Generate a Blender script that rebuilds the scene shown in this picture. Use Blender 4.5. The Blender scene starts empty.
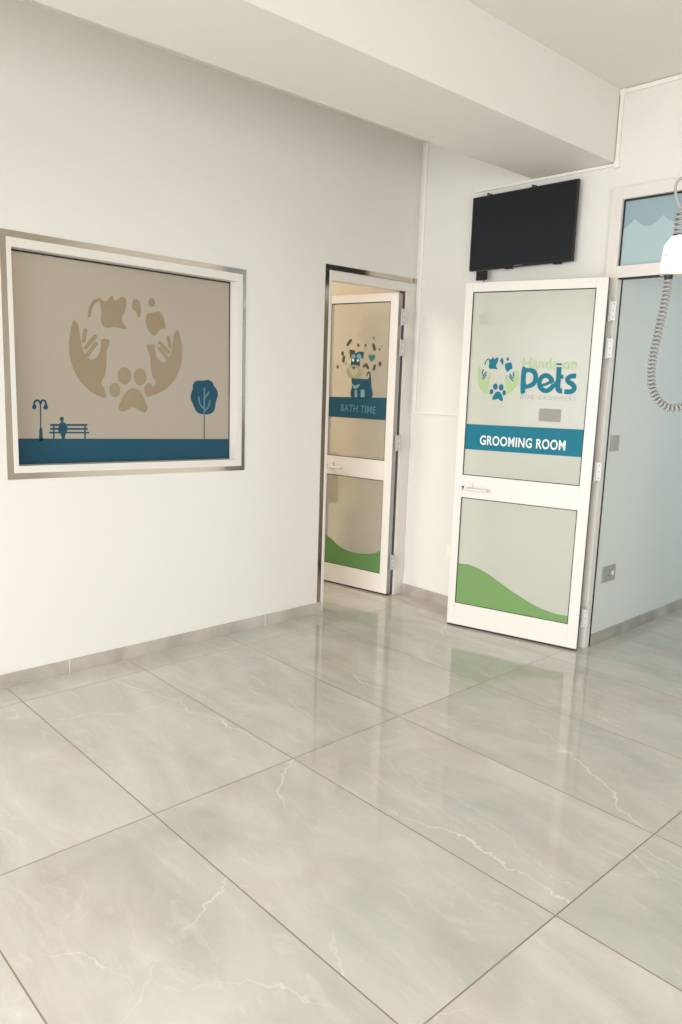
import bpy, bmesh, math, random
from mathutils import Vector, Matrix
random.seed(7)
scene = bpy.context.scene
COL = scene.collection

# ------------------------------------------------------------------ camera
cam_data = bpy.data.cameras.new('camera')
cam_data.sensor_fit = 'VERTICAL'
cam_data.sensor_height = 36.0
cam_data.lens = 762.0 / 1024.0 * 36.0
cam_data.clip_start = 0.02
cam = bpy.data.objects.new('camera', cam_data)
COL.objects.link(cam)
EYE = Vector((0.0, 0.0, 1.45))
R_ = Matrix(((0.67898849, -0.14634324, 0.71941524),
             (0.73346028, 0.09278714, -0.67336956),
             (0.0317906, 0.98487268, 0.17033836)))
cam.matrix_world = Matrix.Translation(EYE) @ R_.to_4x4()
scene.camera = cam

# ------------------------------------------------------------------ light and exposure
scene.view_settings.view_transform = 'Standard'
scene.view_settings.look = 'None'
scene.view_settings.gamma = 1.0
scene.view_settings.use_curve_mapping = False
scene.view_settings.exposure = 0.11

world = bpy.data.worlds.new('daylight')
scene.world = world
world.use_nodes = True
world.node_tree.nodes['Background'].inputs['Color'].default_value = (0.85, 0.93, 1.0, 1)
world.node_tree.nodes['Background'].inputs['Strength'].default_value = 1.2

def area(name, loc, rot, sx, sy, power, color):
    d = bpy.data.lights.new(name, 'AREA')
    d.shape = 'RECTANGLE'; d.size = sx; d.size_y = sy
    d.energy = power; d.color = color
    o = bpy.data.objects.new(name, d); COL.objects.link(o)
    o.location = loc; o.rotation_euler = rot
    return o

PI = math.pi
# the shop front behind the camera, a warm lamp in the bath room, cool window light in the grooming room
sky_in = area('shopfront_daylight', (-0.4, -3.45, 1.45), (PI/2-0.62, 0, 0), 5.4, 2.5, 222, (0.96, 0.95, 0.97))
sky_in.data.spread = math.radians(120)
area('side_fill_light', (2.66, -0.2, 1.35), (0, PI/2, 0), 1.9, 3.0, 62, (0.97, 0.96, 0.97))  # added fill from an unseen side window, brightens the left wall and beam
area('bath_room_lamp', (-4.9, 1.9, 2.90), (0, 0, 0), 1.2, 1.6, 52, (1.0, 0.935, 0.83))
area('grooming_room_window_light', (0.5, 6.1, 1.75), (0, PI/2, 0), 1.6, 1.2, 28, (0.79, 0.92, 1.0))

# ------------------------------------------------------------------ materials
def srgb(r, g, b):
    f = lambda c: (c/255)/12.92 if c/255 <= 0.04045 else ((c/255+0.055)/1.055)**2.4
    return (f(r), f(g), f(b), 1)

def principled(name, color, rough=0.5, metal=0.0, spec=0.5, trans=0.0, ior=1.45, noise=0.0, nscale=8.0):
    m = bpy.data.materials.new(name); m.use_nodes = True
    nt = m.node_tree; b = nt.nodes['Principled BSDF']
    b.inputs['Base Color'].default_value = color
    b.inputs['Roughness'].default_value = rough
    b.inputs['Metallic'].default_value = metal
    b.inputs['Specular IOR Level'].default_value = spec
    b.inputs['Transmission Weight'].default_value = trans
    b.inputs['IOR'].default_value = ior
    if noise:
        g = nt.nodes.new('ShaderNodeNewGeometry')
        n = nt.nodes.new('ShaderNodeTexNoise'); n.inputs['Scale'].default_value = nscale
        n.inputs['Detail'].default_value = 4
        nt.links.new(g.outputs['Position'], n.inputs['Vector'])
        r = nt.nodes.new('ShaderNodeMix'); r.data_type = 'RGBA'
        r.inputs[6].default_value = tuple(c*(1-noise) for c in color[:3]) + (1,)
        r.inputs[7].default_value = tuple(min(1, c*(1+noise)) for c in color[:3]) + (1,)
        nt.links.new(n.outputs['Fac'], r.inputs[0])
        nt.links.new(r.outputs[2], b.inputs['Base Color'])
    return m

M = {}
M['wall'] = principled('painted_wall', srgb(231, 229, 222), 0.62, spec=0.25, noise=0.015, nscale=2.0)
M['ceiling'] = principled('painted_ceiling', srgb(234, 230, 221), 0.7, spec=0.2, noise=0.012, nscale=2.0)
M['bath_wall'] = principled('bath_room_tile', srgb(220, 207, 185), 0.4, noise=0.05, nscale=3.0)
M['groom_wall'] = principled('grooming_room_wall', srgb(220, 222, 216), 0.55, spec=0.3, noise=0.012, nscale=2.0)
M['white'] = principled('white_powder_coat', srgb(228, 223, 215), 0.34, noise=0.01, nscale=20)
M['plastic'] = principled('white_plastic', srgb(242, 238, 230), 0.4)
M['device'] = principled('white_glossy_plastic', srgb(222, 218, 207), 0.4)
M['steel'] = principled('polished_steel', srgb(200, 192, 180), 0.10, metal=1.0)
M['hinge'] = principled('hinge_metal', srgb(192, 190, 184), 0.4, metal=0.2)
M['screw'] = principled('screw_metal', srgb(120, 118, 114), 0.35, metal=0.8)
M['gasket'] = principled('black_rubber', srgb(38, 36, 34), 0.6)
M['gap_shade'] = principled('painted_gap_shade', srgb(92, 87, 80), 0.6)  # colour of the shade in the gap beside the bath door
M['edge_grey'] = principled('grey_door_edge', srgb(170, 168, 166), 0.4, metal=0.2)
M['black_screen'] = principled('black_screen', srgb(26, 29, 35), 0.22, spec=0.4)
M['black_plastic'] = principled('black_plastic', srgb(20, 21, 24), 0.45)
M['coil'] = principled('grey_coiled_cord', srgb(150, 150, 146), 0.42, noise=0.04, nscale=40)
M['socket'] = principled('satin_socket_plate', srgb(172, 170, 163), 0.4, metal=0.2)
M['grey_notice'] = principled('grey_film', srgb(146, 144, 135), 0.5)
M['dark_plate'] = principled('dark_grey_plate', srgb(70, 68, 64), 0.5)
M['copper'] = principled('brown_pipe', srgb(120, 72, 44), 0.4, metal=0.3, noise=0.08, nscale=30)
M['teal'] = principled('teal_vinyl', srgb(8, 112, 132), 0.55, spec=0.3, noise=0.03, nscale=10)
M['navy'] = principled('deep_teal_vinyl', srgb(28, 76, 96), 0.55, spec=0.3, noise=0.04, nscale=8)
M['green'] = principled('green_vinyl', srgb(112, 150, 88), 0.5, noise=0.03, nscale=8)
M['dark_green'] = principled('leaf_green_vinyl', srgb(92, 134, 76), 0.5, noise=0.03, nscale=8)
M['pale_green'] = principled('pale_green_vinyl', srgb(166, 190, 136), 0.5)
M['lettering'] = principled('white_lettering', srgb(226, 232, 226), 0.5)
M['dim_lettering'] = principled('pale_teal_lettering', srgb(74, 128, 146), 0.5)
M['grey_lettering'] = principled('pale_grey_lettering', srgb(138, 143, 138), 0.5)
M['tan_vinyl'] = principled('tan_vinyl', srgb(150, 133, 107), 0.4, noise=0.08, nscale=7)
M['muzzle'] = principled('sage_vinyl', srgb(160, 156, 126), 0.5, noise=0.05, nscale=60)
M['muzzle_in'] = principled('light_sage_vinyl', srgb(182, 180, 152), 0.5)
M['brown_vinyl'] = principled('dark_brown_vinyl', srgb(74, 62, 46), 0.5)
M['olive_vinyl'] = principled('dark_olive_vinyl', srgb(66, 74, 58), 0.5)
M['heart'] = principled('teal_green_vinyl', srgb(38, 112, 108), 0.5)
M['pale_teal'] = principled('pale_teal_vinyl', srgb(120, 160, 165), 0.5)
M['branch'] = principled('grey_blue_vinyl', srgb(96, 132, 144), 0.5)
M['stem'] = principled('grey_brown_vinyl', srgb(98, 92, 84), 0.5)

def frosted(name, color, trans, rough):
    m = principled(name, color, rough, trans=trans, ior=1.45, noise=0.02, nscale=2.5)
    m.node_tree.nodes['Principled BSDF'].inputs['Specular IOR Level'].default_value = 0.22
    return m
M['frost_groom'] = frosted('frosted_glass', srgb(226, 227, 213), 0.45, 0.20)
M['frost_bath'] = frosted('satin_glass', srgb(240, 234, 220), 0.7, 0.16)
M['frost_window'] = frosted('frosted_window_film', srgb(200, 193, 180), 0.45, 0.30)
M['frost_transom'] = frosted('pale_blue_glass', srgb(186, 209, 217), 0.45, 0.25)
M['film_blue'] = principled('light_blue_film', srgb(172, 194, 198), 0.35)

def floor_material():
    m = bpy.data.materials.new('marble_tile'); m.use_nodes = True
    nt = m.node_tree; N = nt.nodes; L = nt.links; b = N['Principled BSDF']
    def math_(op, a, c=None):
        n = N.new('ShaderNodeMath'); n.operation = op
        for i, v in enumerate((a, c)):
            if v is None: continue
            if isinstance(v, (int, float)): n.inputs[i].default_value = v
            else: L.new(v, n.inputs[i])
        return n.outputs[0]
    def mixc(f, a, c):
        n = N.new('ShaderNodeMix'); n.data_type = 'RGBA'
        for i, v in ((0, f), (6, a), (7, c)):
            if isinstance(v, (tuple, float, int)): n.inputs[i].default_value = v
            else: L.new(v, n.inputs[i])
        return n.outputs[2]
    def noise(vec, scale, detail=5, rough=0.55, dist=0.0):
        n = N.new('ShaderNodeTexNoise'); L.new(vec, n.inputs['Vector'])
        n.inputs['Scale'].default_value = scale; n.inputs['Detail'].default_value = detail
        n.inputs['Roughness'].default_value = rough; n.inputs['Distortion'].default_value = dist
        return n.outputs['Fac']
    def ramp(f, stops):
        n = N.new('ShaderNodeValToRGB'); L.new(f, n.inputs[0])
        e = n.color_ramp.elements
        while len(e) < len(stops): e.new(0.5)
        for el, (p, c) in zip(e, stops): el.position = p; el.color = c
        return n.outputs[0]
    geo = N.new('ShaderNodeNewGeometry'); sep = N.new('ShaderNodeSeparateXYZ')
    L.new(geo.outputs['Position'], sep.inputs[0])
    X, Y = sep.outputs[0], sep.outputs[1]
    gx = math_('DIVIDE', math_('ADD', X, 2.112+1.155*20), 1.155)
    gy = math_('DIVIDE', math_('ADD', Y, -1.163+0.6005*40), 0.6005)
    def line(g, size, w):
        f = math_('FRACT', g)
        d = math_('MULTIPLY', math_('MINIMUM', f, math_('SUBTRACT', 1.0, f)), size)
        return math_('LESS_THAN', d, w)
    grout = math_('MAXIMUM', line(gx, 1.155, 0.0023), line(gy, 0.6005, 0.0023))
    comb = N.new('ShaderNodeCombineXYZ')
    L.new(math_('FLOOR', gx), comb.inputs[0]); L.new(math_('FLOOR', gy), comb.inputs[1])
    wn = N.new('ShaderNodeTexWhiteNoise'); wn.noise_dimensions = '3D'; L.new(comb.outputs[0], wn.inputs['Vector'])
    sc = N.new('ShaderNodeVectorMath'); sc.operation = 'SCALE'; L.new(wn.outputs['Color'], sc.inputs[0]); sc.inputs['Scale'].default_value = 13.0
    ad = N.new('ShaderNodeVectorMath'); ad.operation = 'ADD'; L.new(geo.outputs['Position'], ad.inputs[0]); L.new(sc.outputs[0], ad.inputs[1])
    P = ad.outputs[0]
    st = N.new('ShaderNodeMapping'); L.new(P, st.inputs['Vector']); st.inputs['Rotation'].default_value = (0, 0, 0.55); st.inputs['Scale'].default_value = (1.0, 2.6, 1.0)
    cloud = ramp(noise(st.outputs[0], 1.25, 7, 0.6, 0.9), [(0.28, srgb(168, 162, 151)), (0.48, srgb(186, 180, 169)), (0.72, srgb(208, 204, 195))])
    tint = ramp(noise(P, 2.3, 4, 0.5, 0.4), [(0.32, srgb(176, 181, 172)), (0.5, srgb(196, 193, 186)), (0.68, srgb(190, 178, 170))])
    base = mixc(0.42, cloud, tint)
    wisp = ramp(noise(st.outputs[0], 4.5, 8, 0.68, 1.6), [(0.54, (0, 0, 0, 1)), (0.72, (1, 1, 1, 1))])
    base = mixc(math_('MULTIPLY', wisp, 0.34), base, srgb(218, 214, 206))
    # one or two long, slightly ragged veins per tile, each at its own slant
    lc = N.new('ShaderNodeCombineXYZ')
    L.new(math_('MULTIPLY', math_('SUBTRACT', math_('FRACT', gx), 0.5), 1.155), lc.inputs[0])
    L.new(math_('MULTIPLY', math_('SUBTRACT', math_('FRACT', gy), 0.5), 0.6005), lc.inputs[1])
    wc = N.new('ShaderNodeSeparateXYZ'); L.new(wn.outputs['Color'], wc.inputs[0])
    def vein(a, c, swing, slant, w, rag):
        ro = N.new('ShaderNodeVectorRotate'); ro.rotation_type = 'Z_AXIS'; L.new(lc.outputs[0], ro.inputs['Vector'])
        L.new(math_('ADD', math_('MULTIPLY', math_('SUBTRACT', wc.outputs[a], 0.5), swing), slant), ro.inputs['Angle'])
        s2 = N.new('ShaderNodeSeparateXYZ'); L.new(ro.outputs[0], s2.inputs[0])
        off = math_('MULTIPLY', math_('SUBTRACT', wc.outputs[c], 0.5), 0.55)
        wob = math_('MULTIPLY', math_('SUBTRACT', noise(P, 2.6, 5, 0.6), 0.5), rag)
        d = math_('ABSOLUTE', math_('ADD', math_('ADD', s2.outputs[1], off), wob))
        v = ramp(d, [(0.0, (1, 1, 1, 1)), (w, (0, 0, 0, 1))])
        g = ramp(noise(P, 1.7, 3), [(0.44, (0, 0, 0, 1)), (0.58, (1, 1, 1, 1))])
        return math_('MULTIPLY', v, g)
    vv = math_('MAXIMUM', vein(0, 1, 1.4, 0.5, 0.0045, 0.30), math_('MULTIPLY', vein(1, 2, 1.6, -0.6, 0.0035, 0.36), 0.6))
    base = mixc(math_('MULTIPLY', vv, 0.7), base, srgb(231, 226, 217))
    base = mixc(grout, base, srgb(138, 121, 102))
    L.new(base, b.inputs['Base Color'])
    L.new(math_('ADD', math_('MULTIPLY', grout, 0.4), 0.075), b.inputs['Roughness'])
    b.inputs['IOR'].default_value = 1.55
    b.inputs['Specular IOR Level'].default_value = 0.55
    return m
M['floor'] = floor_material()

def skirting_material():
    m = principled('marble_skirting', srgb(178, 170, 160), 0.2)
    nt = m.node_tree; N = nt.nodes; L = nt.links; b = N['Principled BSDF']
    geo = N.new('ShaderNodeNewGeometry')
    n = N.new('ShaderNodeTexNoise'); n.inputs['Scale'].default_value = 2.4; n.inputs['Detail'].default_value = 7; n.inputs['Distortion'].default_value = 1.2
    L.new(geo.outputs['Position'], n.inputs['Vector'])
    r = N.new('ShaderNodeValToRGB'); L.new(n.outputs['Fac'], r.inputs[0])
    e = r.color_ramp.elements; e[0].position = 0.32; e[0].color = srgb(160, 152, 142); e[1].position = 0.68; e[1].color = srgb(196, 189, 179)
    sep = N.new('ShaderNodeSeparateXYZ'); L.new(geo.outputs['Position'], sep.inputs[0])
    def mm(op, a, c):
        q = N.new('ShaderNodeMath'); q.operation = op
        for i, v in enumerate((a, c)):
            if isinstance(v, (int, float)): q.inputs[i].default_value = v
            else: L.new(v, q.inputs[i])
        return q.outputs[0]
    s = mm('ADD', mm('ADD', sep.outputs[0], sep.outputs[1]), 20.0)
    f = mm('FRACT', mm('DIVIDE', mm('ADD', s, 1.04), 1.19), 0)
    line = mm('LESS_THAN', f, 0.0035)
    mx = N.new('ShaderNodeMix'); mx.data_type = 'RGBA'; L.new(line, mx.inputs[0]); L.new(r.outputs[0], mx.inputs[6]); mx.inputs[7].default_value = srgb(224, 218, 208)
    L.new(mx.outputs[2], b.inputs['Base Color'])
    return m
M['skirting'] = skirting_material()

# ------------------------------------------------------------------ helpers
def new_obj(name, me, parent=None):
    o = bpy.data.objects.new(name, me); COL.objects.link(o)
    if parent is not None: o.parent = parent
    return o

def build(name, bm, mat, parent=None, smooth=False):
    bmesh.ops.recalc_face_normals(bm, faces=bm.faces)
    me = bpy.data.meshes.new(name); bm.to_mesh(me); bm.free()
    me.materials.append(M[mat])
    if smooth:
        for p in me.polygons: p.use_smooth = True
    return new_obj(name, me, parent)

def box(bm, x0, x1, y0, y1, z0, z1, bevel=0.0):
    r = bmesh.ops.create_cube(bm, size=1.0)
    for v in r['verts']:
        v.co = Vector(((x0+x1)/2+v.co.x*(x1-x0), (y0+y1)/2+v.co.y*(y1-y0), (z0+z1)/2+v.co.z*(z1-z0)))
    if bevel:
        es = list({e for v in r['verts'] for e in v.link_edges})
        bmesh.ops.bevel(bm, geom=es, offset=bevel, segments=2, affect='EDGES', profile=0.7)

def cyl(bm, p, q, r, seg=16, r2=None):
    p, q = Vector(p), Vector(q); d = q-p
    m = Matrix.Translation((p+q)/2) @ d.to_track_quat('Z', 'Y').to_matrix().to_4x4()
    bmesh.ops.create_cone(bm, cap_ends=True, segments=seg, radius1=r, radius2=r if r2 is None else r2, depth=d.length, matrix=m)

def tube(bm, pts, r, seg=8):
    pts = [Vector(p) for p in pts]; rings = []
    t0 = (pts[1]-pts[0]).normalized(); up = Vector((0, 0, 1)) if abs(t0.z) < 0.9 else Vector((1, 0, 0))
    nrm = t0.cross(up).normalized()
    for i, p in enumerate(pts):
        t = (pts[min(i+1, len(pts)-1)]-pts[max(i-1, 0)]).normalized()
        nrm = (nrm-t*nrm.dot(t)).normalized(); bn = t.cross(nrm)
        rings.append([bm.verts.new(p+(nrm*math.cos(2*PI*k/seg)+bn*math.sin(2*PI*k/seg))*r) for k in range(seg)])
    for a, c in zip(rings, rings[1:]):
        for k in range(seg): bm.faces.new((a[k], a[(k+1) % seg], c[(k+1) % seg], c[k]))
    bm.faces.new(rings[0][::-1]); bm.faces.new(rings[-1])

def frame_ring(bm, outer, inner, y0, y1):
    """four-sided ring between two quads given as (s, v), extruded from y0 to y1; local x runs against s"""
    f = lambda p, y: bm.verts.new((-p[0], y, p[1]))
    a0 = [f(p, y0) for p in outer]; a1 = [f(p, y1) for p in outer]
    b0 = [f(p, y0) for p in inner]; b1 = [f(p, y1) for p in inner]
    for i in range(4):
        j = (i+1) % 4
        bm.faces.new((a0[i], a0[j], b0[j], b0[i])); bm.faces.new((a1[i], b1[i], b1[j], a1[j]))
        bm.faces.new((a0[i], a1[i], a1[j], a0[j])); bm.faces.new((b0[i], b0[j], b1[j], b1[i]))

def quad(s0, s1, v0, v1): return [(s0, v1), (s1, v1), (s1, v0), (s0, v0)]

def root(name, loc, rotz=0.0, label=None, cat=None, kind=None, group=None):
    o = bpy.data.objects.new(name, None); COL.objects.link(o)
    o.location = loc; o.rotation_euler = (0, 0, rotz); o.empty_display_size = 0.1
    return tag(o, label, cat, kind, group)

def tag(o, label=None, cat=None, kind=None, group=None):
    if label: o['label'] = label
    if cat: o['category'] = cat
    if kind: o['kind'] = kind
    if group: o['group'] = group
    return o

# flat vinyl pieces: outlines in (s, v) where s runs to the viewer's right, laid on a pane at local depth y
def smooth_loop(pts, n=5):
    out = []; k = len(pts)
    for i in range(k):
        p0, p1, p2, p3 = (Vector(pts[(i+j-1) % k]) for j in range(4))
        for t in range(n):
            t /= n
            out.append(tuple(0.5*((2*p1)+(p2-p0)*t+(2*p0-5*p1+4*p2-p3)*t*t+(3*p1-p0-3*p2+p3)*t**3)))
    return out

def smooth_path(pts, n=6):
    if len(pts) < 3: return [tuple(p) for p in pts]
    q = [pts[0]]+list(pts)+[pts[-1]]; out = []
    for i in range(1, len(q)-2):
        p0, p1, p2, p3 = (Vector(q[i+j-1]) for j in range(4))
        for t in range(n):
            t /= n
            out.append(tuple(0.5*((2*p1)+(p2-p0)*t+(2*p0-5*p1+4*p2-p3)*t*t+(3*p1-p0-3*p2+p3)*t**3)))
    out.append(tuple(pts[-1])); return out

def stroke(pts, w, round_cap=True):
    pts = [Vector(p) for p in smooth_path(pts)]; L = []; Rr = []
    for i, p in enumerate(pts):
        t = (pts[min(i+1, len(pts)-1)]-pts[max(i-1, 0)]).normalized(); n = Vector((-t.y, t.x))*w/2
        L.append(tuple(p+n)); Rr.append(tuple(p-n))
    if not round_cap: return L+Rr[::-1]
    def cap(p, t):
        n = Vector((-t.y, t.x))
        return [tuple(p+(n*math.cos(a)+t*math.sin(a))*w/2) for a in (PI*k/8 for k in range(1, 8))]
    return L+cap(pts[-1], (pts[-1]-pts[-2]).normalized())+Rr[::-1]+cap(pts[0], (pts[0]-pts[1]).normalized())

def ellipse(c, a, b_, rot=0.0, n=24):
    return [(c[0]+a*math.cos(t)*math.cos(rot)-b_*math.sin(t)*math.sin(rot), c[1]+a*math.cos(t)*math.sin(rot)+b_*math.sin(t)*math.cos(rot)) for t in (2*PI*k/n for k in range(n))]

def fill_mesh(name, groups, y, thick):
    """each group is a list of loops (outline and holes) filled on its own; all go into one mesh"""
    bm = bmesh.new()
    for gi_, loops in enumerate(groups):
        cu = bpy.data.curves.new('outline', 'CURVE'); cu.dimensions = '2D'; cu.fill_mode = 'BOTH'; cu.extrude = thick/2+gi_*2e-5
        for lp in loops:
            sp = cu.splines.new('POLY'); sp.points.add(len(lp)-1); sp.use_cyclic_u = True
            for pt, co in zip(sp.points, lp): pt.co = (co[0], co[1], 0, 1)
        ob = bpy.data.objects.new('outline', cu)
        me = bpy.data.meshes.new_from_object(ob); bm.from_mesh(me)
        bpy.data.objects.remove(ob); bpy.data.curves.remove(cu); bpy.data.meshes.remove(me)
    for v in bm.verts: v.co = Vector((-v.co.x, y+v.co.z, v.co.y))
    bmesh.ops.remove_doubles(bm, verts=bm.verts, dist=1e-6)
    return bm

def decal(name, groups, mat, parent, y, thick=0.0006):
    return build(name, fill_mesh(name, groups, y, thick), mat, parent)

def lettering(name, body, mat, parent, y, s0, s1, v0, v1, bold=0.0, tilt=0.0, spacing=1.0, thick=0.0006):
    """text scaled into the box s0..s1, v0..v1; tilt raises the right end by that much"""
    cu = bpy.data.curves.new('text', 'FONT'); cu.body = body; cu.size = 1.0; cu.offset = bold; cu.extrude = 0.05; cu.space_character = spacing
    ob = bpy.data.objects.new('text', cu); me = bpy.data.meshes.new_from_object(ob)
    bm = bmesh.new(); bm.from_mesh(me)
    bpy.data.objects.remove(ob); bpy.data.curves.remove(cu); bpy.data.meshes.remove(me)
    xs = [v.co.x for v in bm.verts]; ys = [v.co.y for v in bm.verts]
    x0, x1, y0, y1 = min(xs), max(xs), min(ys), max(ys)
    for v in bm.verts:
        s = s0+(v.co.x-x0)/(x1-x0)*(s1-s0); h = v0+(v.co.y-y0)/(y1-y0)*(v1-v0)+tilt*(s-s0)/(s1-s0)
        v.co = Vector((-s, y+(thick/2 if v.co.z > 0 else -thick/2), h))
    return build(name, bm, mat, parent)

P_OUT = [(-0.4377, 1.5478), (-0.4115, 1.5488), (-0.3825, 1.5483), (-0.3586, 1.5382), (-0.3454, 1.5164), (-0.3435, 1.4915), (-0.3511, 1.4635), (-0.3717, 1.445), (-0.4087, 1.4338), (-0.4091, 1.4152), (-0.4366, 1.4142)]
P_HOLE = [(-0.4096, 1.5233), (-0.3864, 1.5238), (-0.3716, 1.5119), (-0.3707, 1.4852), (-0.3839, 1.4681), (-0.4091, 1.4629)]
E_ARC = [(-0.2643, 1.4789), (-0.2675, 1.4876), (-0.2723, 1.4954), (-0.2784, 1.5018), (-0.2855, 1.5066), (-0.2933, 1.5094), (-0.3014, 1.5102), (-0.3092, 1.5089), (-0.3165, 1.5055), (-0.3228, 1.5002), (-0.3279, 1.4933), (-0.3314, 1.4852), (-0.3331, 1.4762), (-0.333, 1.4669), (-0.331, 1.4577), (-0.3274, 1.4491), (-0.3221, 1.4416), (-0.3157, 1.4356), (-0.3083, 1.4313), (-0.3003, 1.429), (-0.2923, 1.4288), (-0.2845, 1.4308), (-0.2775, 1.4347), (-0.2684, 1.4411), (-0.2545, 1.4581), (-0.2425, 1.4694)]
E_BAR = [(-0.3237, 1.4577), (-0.2957, 1.464), (-0.2676, 1.4814)]
T_STEM = [(-0.2317, 1.5571), (-0.2304, 1.4999), (-0.2308, 1.4561), (-0.2272, 1.4386), (-0.2187, 1.4312), (-0.2053, 1.4306)]
T_BAR = [(-0.2286, 1.5054), (-0.2038, 1.5071)]
T_DOT = [(-0.2463, 1.5726), (-0.2191, 1.573)]
S = [(-0.1371, 1.5109), (-0.1546, 1.5115), (-0.1717, 1.5057), (-0.1816, 1.493), (-0.1727, 1.4785), (-0.1555, 1.4693), (-0.1429, 1.4561), (-0.1432, 1.4398), (-0.156, 1.4296), (-0.1751, 1.4273), (-0.1929, 1.4288)]
G_HILL = [(-0.7407, 0.3895), (-0.6817, 0.3926), (-0.6173, 0.3785), (-0.5466, 0.3505), (-0.475, 0.3125), (-0.407, 0.2781), (-0.3364, 0.2454), (-0.2779, 0.2212), (-0.2248, 0.2046), (-0.1774, 0.196), (-0.1314, 0.1903), (-0.0696, 0.1913)]
G_BAND = [(-0.7453, 1.2229), (-0.0708, 1.2304), (-0.072, 1.0816), (-0.7491, 1.0765)]
G_PTS = [(-0.6567, 1.1642), (-0.163, 1.1256), (-0.4342, 1.6026), (-0.1392, 1.5512), (-0.4359, 1.3951), (-0.1304, 1.3828), (-0.7453, 1.2223), (-0.0708, 1.2304)]
B_HILL = [(-0.5308, 0.3398), (-0.4933, 0.3234), (-0.4335, 0.2851), (-0.3823, 0.2678), (-0.3194, 0.2569), (-0.2665, 0.2548), (-0.212, 0.2595), (-0.1634, 0.2676), (-0.1064, 0.2841), (-0.0267, 0.3099)]
B_PTS = [(-0.4411, 1.2841), (-0.1483, 1.2405)]
D_BODY = [(-0.3611, 1.4699), (-0.3368, 1.4639), (-0.2925, 1.4639), (-0.2351, 1.4621), (-0.2174, 1.4679), (-0.2128, 1.484), (-0.219, 1.5025), (-0.228, 1.4954), (-0.2341, 1.4824), (-0.237, 1.4888), (-0.2324, 1.5049), (-0.2208, 1.5136), (-0.2072, 1.5064), (-0.1993, 1.4789), (-0.1929, 1.4151), (-0.1881, 1.3414), (-0.3569, 1.3381), (-0.3551, 1.4102)]
D_HEAD = [(-0.3721, 1.6468), (-0.3477, 1.6372), (-0.3237, 1.632), (-0.3002, 1.6374), (-0.2914, 1.6215), (-0.2985, 1.6001), (-0.2987, 1.5733), (-0.2963, 1.5493), (-0.3401, 1.5406), (-0.3727, 1.5482), (-0.369, 1.5752), (-0.3669, 1.6049), (-0.3746, 1.6264)]
D_EAR_L = [(-0.3861, 1.6543), (-0.3471, 1.6544), (-0.341, 1.6399), (-0.3577, 1.6318), (-0.3634, 1.6049), (-0.3771, 1.6021), (-0.3829, 1.6263)]
D_EAR_R = [(-0.3238, 1.6346), (-0.3005, 1.6438), (-0.2694, 1.6402), (-0.267, 1.6163), (-0.27, 1.5939), (-0.2819, 1.6055), (-0.2987, 1.6027), (-0.3123, 1.6053)]
D_PATCH = [(-0.3521, 1.6114), (-0.3045, 1.6134)]
D_EYE = [(-0.3524, 1.5867), (-0.3128, 1.586)]
D_MUZ = [(-0.2737, 1.5121), (-0.2764, 1.5237), (-0.2834, 1.5345), (-0.2941, 1.5436), (-0.3079, 1.5506), (-0.3238, 1.5549), (-0.3408, 1.5562), (-0.3577, 1.5544), (-0.3735, 1.5497), (-0.3869, 1.5423), (-0.397, 1.5327), (-0.4032, 1.5216), (-0.405, 1.5097), (-0.4022, 1.4979), (-0.3951, 1.4871), (-0.3842, 1.4778), (-0.3701, 1.4709), (-0.354, 1.4667), (-0.3369, 1.4656), (-0.32, 1.4675), (-0.3044, 1.4724), (-0.2912, 1.4799), (-0.2813, 1.4895), (-0.2754, 1.5004)]
D_MUZ_IN = [(-0.3742, 1.5346), (-0.3602, 1.5295), (-0.344, 1.5189), (-0.3294, 1.53), (-0.3126, 1.5356), (-0.3049, 1.5142), (-0.3157, 1.4979), (-0.3278, 1.4933), (-0.3422, 1.4784), (-0.3586, 1.4927), (-0.3728, 1.5022)]
D_NOSE = [(-0.3559, 1.5414), (-0.3313, 1.5418), (-0.3377, 1.5325), (-0.3435, 1.5233), (-0.35, 1.5323)]
D_CHEST = [(-0.3524, 1.4277), (-0.337, 1.4206), (-0.3231, 1.4166), (-0.3077, 1.4236), (-0.293, 1.4294), (-0.2969, 1.4093), (-0.3135, 1.3996), (-0.3269, 1.3937), (-0.3431, 1.4025)]
D_LEG1 = [(-0.33, 1.3866), (-0.311, 1.3899), (-0.3074, 1.34), (-0.3293, 1.3392)]
D_LEG2 = [(-0.2791, 1.392), (-0.2501, 1.393), (-0.245, 1.3414), (-0.2788, 1.3401)]
D_TIP = [(-0.2367, 1.4824), (-0.2361, 1.4968), (-0.2298, 1.506), (-0.2204, 1.5051), (-0.2266, 1.4954), (-0.2314, 1.4825)]
HEART = [(-0.1991, 1.6167), (-0.1864, 1.6263), (-0.1729, 1.6179), (-0.1735, 1.6037), (-0.1879, 1.5878), (-0.2006, 1.5771), (-0.2144, 1.5902), (-0.2238, 1.606), (-0.2225, 1.6208), (-0.2115, 1.6261)]
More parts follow.
